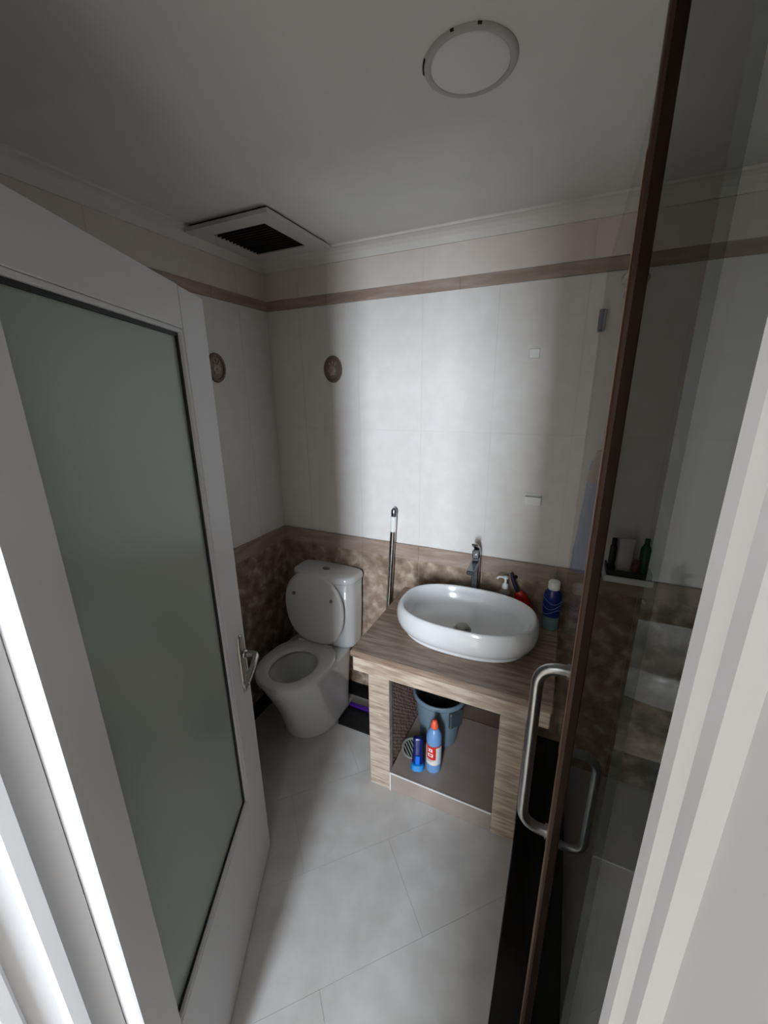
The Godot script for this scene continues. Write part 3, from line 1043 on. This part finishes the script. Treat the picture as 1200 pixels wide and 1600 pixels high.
func build_under_vanity() -> void:
	var fy := 0.1042
	# bucket
	var c := Vector3(1.012, fy, 0.185)
	var o := thing("bucket", "grey plastic mop bucket with black cloth on the vanity shelf", "bucket", c)
	var s := shape()
	var xf := Transform3D(Basis.IDENTITY.scaled(Vector3(1.0, 1.0, 0.92)), c)
	lathe(s, [[0.0, 0.001], [0.086, 0.001], [0.091, 0.005], [0.116, 0.235], [0.1165, 0.238], [0.126, 0.240], [0.129, 0.246], [0.128, 0.262], [0.124, 0.266], [0.118, 0.265], [0.114, 0.258], [0.111, 0.235], [0.088, 0.012], [0.0, 0.010]], xf, 48)
	part("tub", s, "bucket_plastic", o)
	s = shape()
	box(s, Vector3(-0.038, 0.0, -0.008), Vector3(0.038, 0.085, 0.012), 0.006, Transform3D(Basis(Vector3.UP, 0.95), c + Vector3(0.098, 0.150, 0.062)))
	part("side_bracket", s, "bucket_dark", o)
	s = shape()
	var path := []
	for i in 15:
		var t := PI * i / 14.0
		path.append(c + Vector3(0.131 * cos(t), 0.235, -0.131 * 0.92 * sin(t)))
	tube(s, path, 0.004, 8)
	part("bail_handle", s, "bucket_dark", o)
	# the cloth heaped in it
	s = shape()
	var nz := FastNoiseLite.new()
	nz.seed = 5
	nz.frequency = 14.0
	var rows := []
	for r in 9:
		var f := r / 8.0
		var row := PackedVector3Array()
		for i in 40:
			var t := TAU * i / 40
			var rad := 0.098 * (1.0 - f)
			var h := 0.205 + 0.022 * nz.get_noise_2d(rad * cos(t) * 3.0, rad * sin(t) * 3.0) + 0.018 * f
			row.append(c + Vector3(rad * cos(t), h, rad * sin(t) * 0.9))
		rows.append(row)
	grid(s, rows)
	metas(part("black_cloth", s, "black_cloth"), "black cloth heaped inside the grey bucket", "cloth")
	# tall pale-blue cleaner bottle with a red cap
	c = Vector3(1.047, fy, 0.372)
	o = thing("cleaner_bottle", "pale blue cleaner bottle with red cap standing before the bucket", "bottle", c)
	s = shape()
	xf = Transform3D(Basis.IDENTITY, c)
	lathe(s, [[0.0, 0.0], [0.030, 0.0], [0.034, 0.004], [0.0345, 0.030], [0.0335, 0.060], [0.0335, 0.150], [0.0345, 0.165], [0.034, 0.190], [0.028, 0.212], [0.019, 0.226], [0.015, 0.232], [0.0, 0.232]], xf, 36)
	part("body", s, "bottle_blue", o)
	s = shape()
	lathe(s, [[0.0, 0.230], [0.0165, 0.230], [0.017, 0.234], [0.0160, 0.252], [0.012, 0.257], [0.011, 0.268], [0.0, 0.270]], xf, 24)
	part("cap", s, "cap_red", o)
	# printed label: red panel with white lettering, white panel at its side
	var im := Image.create(192, 128, false, Image.FORMAT_RGB8)
	im.fill(Color(0.86, 0.84, 0.82))
	im.fill_rect(Rect2i(0, 0, 192, 8), Color(0.80, 0.20, 0.16))
	im.fill_rect(Rect2i(58, 8, 50, 82), Color(0.80, 0.13, 0.10))
	for r in [[66, 16, 26, 6], [66, 32, 26, 6], [72, 20, 6, 14], [84, 22, 6, 12], [66, 50, 28, 6], [66, 66, 28, 6], [66, 50, 6, 22], [88, 50, 6, 22], [64, 94, 34, 4], [64, 102, 24, 4]]:
		im.fill_rect(Rect2i(r[0], r[1], r[2], r[3]), Color(0.90, 0.86, 0.84) if r[1] < 90 else Color(0.60, 0.50, 0.48))
	im.fill_rect(Rect2i(112, 12, 40, 100), Color(0.80, 0.84, 0.86))
	im.fill_rect(Rect2i(48, 8, 6, 110), Color(0.88, 0.62, 0.52))
	var lm := mat("printed_label", Color.WHITE, 0.4)
	lm.albedo_texture = ImageTexture.create_from_image(im)
	s = shape()
	rows = []
	for y in [0.048, 0.10, 0.152]:
		var row := PackedVector3Array()
		for i in 33:
			var t := TAU * (0.5 - i / 32.0) * 0.80 + PI * 0.42
			row.append(c + Vector3(0.0349 * cos(t), y, 0.0349 * sin(t)))
		rows.append(row)
	grid(s, rows, false, true, true)
	part("label", s, "printed_label", o)
	# blue scrubbing brush, standing on its bristles
	c = Vector3(0.978, fy, 0.392)
	o = thing("cleaning_brush", "small blue brush with bright cyan bristles beside the cleaner bottle", "brush", c)
	s = shape()
	var bx := Transform3D(Basis(Vector3.UP, 0.28) * Basis(Vector3.RIGHT, -0.10), c)
	rows = []
	for p in [[0.0, 0.024, 0.038], [0.001, 0.031, 0.036], [0.018, 0.029, 0.030], [0.022, 0.024, 0.024], [0.022, 0.0, 0.0]]:
		var row := PackedVector3Array()
		for q in outline(0.0, -p[2] * 0.6, p[2], p[1], p[0], 28, 3.0, 3.0):
			row.append(bx * q)
		rows.append(row)
	grid(s, rows)
	part("bristles", s, "cyan_bristle", o)
	s = shape()
	rows = []
	for p in [[0.020, 0.026, 0.024], [0.030, 0.028, 0.024], [0.060, 0.024, 0.018], [0.100, 0.022, 0.014], [0.130, 0.024, 0.013], [0.142, 0.020, 0.010], [0.145, 0.0, 0.0]]:
		var row := PackedVector3Array()
		for q in outline(0.0, -p[2] - 0.008, p[2] - 0.008, p[1], p[0], 28, 3.0, 3.0):
			row.append(bx * q)
		rows.append(row)
	grid(s, rows)
	var grip := part("grip", s, "navy_plastic", o)
	s = shape()
	box(s, Vector3(-0.010, 0.020, 0.008), Vector3(0.010, 0.062, 0.020), 0.003, bx)
	part("front_rib", s, "cyan_plastic", grip)
	# round slotted floor drain cover, leaning on the mosaic
	c = Vector3(0.900, fy, 0.335)
	o = thing("drain_cover", "round slotted metal drain cover lying at the mosaic side", "drain cover", c)
	var dx := Transform3D(Basis(Vector3.BACK, -0.10) * Basis(Vector3.RIGHT, 0.16), c + Vector3(0.032, 0.026, 0.0))
	s = shape()
	lathe(s, [[0.044, -0.003], [0.052, -0.003], [0.053, 0.0], [0.052, 0.003], [0.044, 0.003], [0.043, 0.0], [0.044, -0.003]], dx, 36)
	part("rim", s, "dull_metal", o)
	s = shape()
	lathe(s, [[0.0, -0.018], [0.036, -0.018], [0.040, -0.015], [0.0435, -0.003], [0.0425, -0.003], [0.039, -0.014], [0.0, -0.0165]], dx, 30)
	part("trap_cup", s, "black_plastic", o)  # black cup added to paint the shade seen between the slats
	for k in 6:
		var off := -0.0325 + 0.013 * k
		var hl := sqrt(0.0435 * 0.0435 - off * off)
		s = shape()
		box(s, Vector3(-hl, -0.0015, off - 0.0032), Vector3(hl, 0.0022, off + 0.0032), 0.001, dx * Transform3D(Basis(Vector3.UP, -0.75), Vector3.ZERO))
		part("slat", s, "dull_metal", o)


func build_floor_things() -> void:
	# dustpan on the floor
	var c := Vector3(0.58, 0, 0.17)
	var o := thing("dustpan", "dark dustpan with purple back edge on the floor by the toilet", "dustpan", c)
	var s := shape()
	box(s, Vector3(0.456, 0.002, 0.105), Vector3(0.735, 0.008, 0.245), 0.002)
	box(s, Vector3(0.452, 0.002, 0.105), Vector3(0.4565, 0.022, 0.235), 0.001)
	part("pan", s, "pan_dark", o)
	s = shape()
	box(s, Vector3(0.452, 0.002, 0.092), Vector3(0.739, 0.030, 0.1045), 0.003)
	box(s, Vector3(0.452, 0.022, 0.1046), Vector3(0.739, 0.030, 0.118), 0.002)
	part("back_edge", s, "purple", o)
	s = shape()
	tube(s, [Vector3(0.60, 0.02, 0.093), Vector3(0.605, 0.06, 0.075)], 0.014, 14)
	part("socket", s, "pink_grey", o)
	# silver mop handle leaning on the wall
	var a := Vector3(0.642, 0.006, 0.052)
	var b := Vector3(0.708, 1.222, 0.030)
	o = thing("mop_handle", "silver metal mop handle leaning on the wall between toilet and vanity", "mop handle", a)
	s = shape()
	tube(s, [a, a.lerp(b, 0.925)], 0.0140, 16)
	part("pole", s, "chrome", o)
	s = shape()
	tube(s, [a.lerp(b, 0.9), a.lerp(b, 0.965)], 0.0150, 16)
	part("collar", s, "white_plastic", o)
	s = shape()
	tube(s, [a.lerp(b, 0.962), a.lerp(b, 0.975), a.lerp(b, 0.990), b], 0.012, 16, [0.012, 0.0145, 0.0145, 0.007])
	part("end_cap", s, "dark_chrome", o)


func build_wall_things() -> void:
	# carved oval medallions set on the tiles
	for k in 2:
		var o := thing("medallion", ["brown oval relief medallion on the back wall above the toilet", "brown oval relief medallion on the left wall beside the door"][k], "medallion", Vector3(0.374, 1.877, 0.0) if k == 0 else Vector3(0.0, 1.877, 0.372), "", "")
		if k == 1:
			o.basis = Basis(Vector3.UP, PI / 2)
		var bx := Basis(Vector3.RIGHT, Vector3.BACK, Vector3.DOWN)
		var s := shape()
		var e := Transform3D(bx * Basis.from_scale(Vector3(0.80, 1.0, 1.0)), Vector3.ZERO)
		lathe(s, [[0.0, 0.0005], [0.060, 0.0005], [0.060, 0.004], [0.0, 0.0055]], e, 40)
		part("plaque", s, "medallion", o, false)
		s = shape()
		lathe(s, [[0.045, 0.004], [0.048, 0.009], [0.054, 0.011], [0.060, 0.009], [0.063, 0.0005]], e, 40)
		part("rim", s, "medallion_rim", o, false)
		s = shape()
		# a small flower in relief with leaves above
		for i in 6:
			var t := TAU * i / 6.0
			lathe(s, [[0.0105, 0.004], [0.009, 0.0085], [0.0045, 0.0105], [0.0, 0.011]], Transform3D(bx, Vector3(-0.002 + 0.014 * cos(t), -0.006 + 0.014 * sin(t), 0)), 12)
		lathe(s, [[0.008, 0.006], [0.006, 0.012], [0.0, 0.014]], Transform3D(bx, Vector3(-0.002, -0.006, 0)), 12)
		for i in 3:
			var t2 := PI * 0.5 + (i - 1) * 0.7
			tube(s, [Vector3(0.012 * cos(t2), 0.006 + 0.012 * sin(t2), 0.005), Vector3(0.026 * cos(t2), 0.006 + 0.026 * sin(t2), 0.006), Vector3(0.034 * cos(t2), 0.006 + 0.034 * sin(t2), 0.005)], 0.004, 8, [0.0025, 0.0055, 0.001])
		part("flower_relief", s, "medallion_relief", o, false)
	# small white sticker plate high on the wall
	var p := Vector3(1.293, 1.905, 0)
	var h := thing("adhesive_plate", "small white square adhesive plate high on the back wall", "wall plate", p)
	var s2 := shape()
	box(s2, p + Vector3(-0.020, -0.018, 0.0008), p + Vector3(0.020, 0.018, 0.006), 0.003)
	part("plate", s2, "white_plastic", h)
	# white soap holder box above the basin
	p = Vector3(1.340, 1.325, 0)
	h = thing("soap_holder", "small white box holder stuck on the wall above the basin", "soap holder", p)
	s2 = shape()
	box(s2, p + Vector3(-0.032, -0.024, 0.0008), p + Vector3(0.032, 0.024, 0.004), 0.001)
	part("back_plate", s2, "white_plastic", h)
	s2 = shape()
	box(s2, p + Vector3(-0.032, -0.024, 0.0042), p + Vector3(0.032, -0.020, 0.030), 0.001)
	box(s2, p + Vector3(-0.032, -0.0199, 0.0265), p + Vector3(0.032, 0.012, 0.030), 0.001)
	box(s2, p + Vector3(-0.032, -0.0199, 0.0042), p + Vector3(-0.029, 0.012, 0.0264), 0.001)
	box(s2, p + Vector3(0.029, -0.0199, 0.0042), p + Vector3(0.032, 0.012, 0.0264), 0.001)
	part("cup", s2, "white_plastic", h)
	# little black hook and a clear hook on the dado
	p = Vector3(1.300, 0.955, 0.0065)
	h = thing("black_hook", "tiny black hook on the dado above the red brush", "hook", p)
	s2 = shape()
	lathe(s2, [[0.0, 0.0], [0.008, 0.0], [0.008, 0.004], [0.0, 0.006]], Transform3D(Basis(Vector3.RIGHT, Vector3.BACK, Vector3.DOWN), p), 14)
	tube(s2, bend([p + Vector3(0, 0, 0.004), p + Vector3(0, -0.004, 0.014), p + Vector3(0, 0.008, 0.017)], 0.004, 4), 0.0024, 8)
	part("hook", s2, "black_plastic", h)
	p = Vector3(1.455, 0.985, 0.0065)
	h = thing("clear_hook", "clear plastic wall hook on the dado above the dark blue bottle", "hook", p)
	s2 = shape()
	box(s2, p + Vector3(-0.014, -0.024, 0.0), p + Vector3(0.014, 0.024, 0.003), 0.002)
	part("plate", s2, "clear_plastic", h)
	s2 = shape()
	tube(s2, bend([p + Vector3(0, 0.008, 0.003), p + Vector3(0, -0.016, 0.008), p + Vector3(0, -0.018, 0.018), p + Vector3(0, -0.006, 0.021)], 0.005, 4), 0.0026, 8)
	part("hook", s2, "chrome", h)


func cloth(s: SurfaceTool, top: Vector3, bottom: Vector3, w0: float, w1: float, folds: float, depth: float, sd: int) -> void:
	var rows := []
	var nz := FastNoiseLite.new()
	nz.seed = sd
	nz.frequency = 3.0
	for r in 25:
		var f := r / 24.0
		var c := bottom.lerp(top, f)
		var w := lerpf(w1, w0, pow(f, 1.5)) * (1.0 + 0.15 * nz.get_noise_1d(f))
		var row := PackedVector3Array()
		for i in 44:
			var t := TAU * i / 44
			var k := 1.0 + 0.22 * sin(t * folds + 2.0 * f + sd)
			row.append(c + Vector3(cos(t) * w / 2.0 * k, 0.0, sin(t) * depth / 2.0 * k + depth * 0.2 * sin(f * 7.0 + cos(t) * 2.0)))
		rows.append(row)
	rows.push_front(dot_row(bottom + Vector3(0, -0.01, 0), 44))
	rows.append(dot_row(top + Vector3(0, 0.004, 0), 44))
	grid(s, rows)


func build_shower_things() -> void:
	# riser rail with its hand shower
	var x := 1.590
	var o := thing("shower_set", "slim chrome shower rail with hand shower behind the glass", "shower", Vector3(x, 1.2, 0.0))
	var s := shape()
	tube(s, [Vector3(x, 1.18, 0.050), Vector3(x, 2.11, 0.050)], 0.008, 14)
	part("rail", s, "chrome", o)
	for yy in [1.22, 2.08]:
		s = shape()
		tube(s, [Vector3(x, yy, 0.0), Vector3(x, yy, 0.052)], 0.010, 14)
		lathe(s, [[0.0, 0.0005], [0.022, 0.0005], [0.022, 0.006], [0.014, 0.012], [0.0, 0.012]], Transform3D(Basis(Vector3.RIGHT, Vector3.BACK, Vector3.DOWN), Vector3(x, yy, 0.0)), 20)
		part("bracket", s, "chrome", o)
	s = shape()
	tube(s, bend([Vector3(x - 0.004, 1.92, 0.09), Vector3(x - 0.004, 2.06, 0.085), Vector3(x - 0.004, 2.10, 0.13)], 0.025, 6), 0.011, 14)
	lathe(s, [[0.0, 0.0], [0.038, 0.0], [0.040, 0.006], [0.030, 0.016], [0.012, 0.024], [0.0, 0.024]], Transform3D(Basis(Vector3.RIGHT, 0.9), Vector3(x - 0.004, 2.095, 0.145)), 24)
	var hand := part("hand_shower", s, "chrome", o)
	s = shape()
	var path := []
	for i in 25:
		var f := i / 24.0
		path.append(Vector3(x - 0.002 - 0.02 * sin(f * PI), 1.92 - 0.74 * f, 0.09 - 0.03 * f + 0.03 * sin(f * PI)))
	tube(s, path, 0.005, 10)
	part("hose", s, "satin_nickel", hand)
	s = shape()
	lathe(s, [[0.0, 0.0], [0.020, 0.002], [0.026, 0.018], [0.020, 0.030], [0.0, 0.032]], Transform3D(Basis.IDENTITY, Vector3(x - 0.004, 1.20, 0.075)), 20)
	part("soap_dish", s, "green_plastic", o)
	# blue towel, and a beige cloth over its top
	s = shape()
	cloth(s, Vector3(1.562, 1.52, 0.135), Vector3(1.546, 1.08, 0.130), 0.045, 0.062, 5.0, 0.035, 3)
	metas(part("towel", s, "towel_blue"), "pale blue towel hanging behind the shower glass", "towel")
	s = shape()
	cloth(s, Vector3(1.559, 1.56, 0.165), Vector3(1.548, 1.45, 0.165), 0.032, 0.042, 3.0, 0.022, 6)
	metas(part("face_cloth", s, "towel_beige"), "beige face cloth hanging over the pale blue towel", "cloth")
	# white shelf with a black tray of toiletries
	s = shape()
	box(s, Vector3(1.632, 1.048, 0.0008), Vector3(1.80, 1.072, 0.115), 0.004)
	metas(part("wall_shelf", s, "white_plastic"), "white shelf on the back wall inside the shower", "shelf")
	o = thing("tray", "black tray on the white shower shelf", "tray", Vector3(1.715, 1.0722, 0.06))
	s = shape()
	box(s, Vector3(1.640, 1.0722, 0.008), Vector3(1.792, 1.078, 0.108), 0.002)
	part("base", s, "tray_black", o)
	s = shape()
	box(s, Vector3(1.640, 1.0782, 0.103), Vector3(1.792, 1.098, 0.108), 0.002)
	box(s, Vector3(1.640, 1.0782, 0.008), Vector3(1.645, 1.098, 0.1025), 0.002)
	box(s, Vector3(1.787, 1.0782, 0.008), Vector3(1.792, 1.098, 0.1025), 0.002)
	part("rim", s, "tray_black", o)
	var c := Vector3(1.658, 1.0784, 0.05)
	o = thing("black_bottle", "short black bottle at the left end of the tray", "bottle", c)
	s = shape()
	lathe(s, [[0.0, 0.0], [0.012, 0.0], [0.0125, 0.004], [0.0125, 0.095], [0.008, 0.105], [0.0, 0.106]], Transform3D(Basis.IDENTITY, c), 20)
	part("body", s, "black_plastic", o)
	s = shape()
	lathe(s, [[0.0, 0.1062], [0.009, 0.1062], [0.009, 0.13], [0.0, 0.131]], Transform3D(Basis.IDENTITY, c), 16)
	part("cap", s, "tray_black", o)
	c = Vector3(1.700, 1.0784, 0.055)
	o = thing("white_pouch", "white refill pouch standing in the tray", "pouch", c)
	s = shape()
	var rows := []
	for p in [[0.0, 0.0, 0.0], [0.026, 0.020, 0.001], [0.027, 0.021, 0.02], [0.027, 0.016, 0.07], [0.026, 0.006, 0.118], [0.026, 0.0015, 0.128], [0.0, 0.0, 0.1285]]:
		rows.append(outline(c.x, c.z - p[1], c.z + p[1], p[0], c.y + p[2], 32, 2.6, 2.6))
	grid(s, rows)
	part("body", s, "pack_white", o)
	s = shape()
	box(s, c + Vector3(-0.027, 0.118, -0.0025), c + Vector3(0.027, 0.134, 0.0025), 0.001)
	part("top_seal", s, "pack_white", o)
	c = Vector3(1.738, 1.0784, 0.072)
	o = thing("red_jar", "small dull red jar standing in the tray", "jar", c)
	s = shape()
	lathe(s, [[0.0, 0.0], [0.013, 0.0], [0.0135, 0.004], [0.0135, 0.045], [0.0, 0.0455]], Transform3D(Basis.IDENTITY, c), 20)
	part("body", s, "dull_red", o)
	s = shape()
	lathe(s, [[0.0, 0.0457], [0.012, 0.0457], [0.012, 0.058], [0.0, 0.059]], Transform3D(Basis.IDENTITY, c), 18)
	part("lid", s, "dull_red", o)
	c = Vector3(1.766, 1.0784, 0.05)
	o = thing("green_bottle", "dark green bottle at the right end of the tray", "bottle", c)
	s = shape()
	lathe(s, [[0.0, 0.0], [0.017, 0.0], [0.018, 0.005], [0.018, 0.10], [0.010, 0.118], [0.0, 0.119]], Transform3D(Basis.IDENTITY, c), 22)
	part("body", s, "green_plastic", o)
	s = shape()
	lathe(s, [[0.0, 0.119], [0.009, 0.119], [0.009, 0.142], [0.0, 0.143]], Transform3D(Basis.IDENTITY, c), 16)
	part("cap", s, "green_plastic", o)


func build_ceiling_things() -> void:
	# extractor fan: square white frame round a dark grille
	var c := Vector3(0.232, CEIL, 0.280)
	var o := thing("extractor_fan", "square white extractor fan with dark grille in the ceiling", "extractor fan", c)
	var s := shape()
	var r := 0.200
	var h := 0.128
	for q in [[-r, -r, r, -h], [-r, h, r, r], [-r, -h, -h, h], [h, -h, r, h]]:
		box(s, c + Vector3(q[0], -0.023, q[1]), c + Vector3(q[2], -0.009, q[3]), 0.0)
	part("frame", s, "vent_plastic", o)
	s = shape()
	box(s, c + Vector3(-r + 0.010, -0.009, -r + 0.010), c + Vector3(r - 0.010, -0.0005, r - 0.010))
	part("housing", s, "fan_housing", o)  # flat dark panel painted as the shaded recess behind the slats
	for k in 13:
		s = shape()
		var z := -0.120 + 0.020 * k
		box(s, c + Vector3(-h, -0.0205, z - 0.003), c + Vector3(h, -0.010, z + 0.003), 0.001)
		part("slat", s, "grille", o)
	# round flush ceiling lamp, switched off
	c = Vector3(1.193, CEIL, 0.776)
	o = thing("ceiling_lamp", "round flush white ceiling lamp, switched off", "ceiling lamp", c)
	s = shape()
	lathe(s, [[0.078, -0.0045], [0.083, -0.006], [0.090, -0.0045], [0.092, -0.0005]], Transform3D(Basis.IDENTITY.scaled(Vector3(1, 1, 1)), c), 64)
	part("ring", s, "lamp_ring", o)
	s = shape()
	lathe(s, [[0.0, -0.0085], [0.05, -0.0082], [0.074, -0.0065], [0.0785, -0.0035], [0.0785, -0.0005]], Transform3D(Basis.IDENTITY, c), 64)
	part("diffuser", s, "lamp_cover", o)
	# dark tubes painted in for the shaded gaps along the ring edge
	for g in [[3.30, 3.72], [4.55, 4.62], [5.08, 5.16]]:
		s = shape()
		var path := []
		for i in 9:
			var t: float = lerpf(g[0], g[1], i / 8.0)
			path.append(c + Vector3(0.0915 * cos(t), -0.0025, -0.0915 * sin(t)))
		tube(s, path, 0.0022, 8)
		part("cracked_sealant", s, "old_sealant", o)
	clean(self)
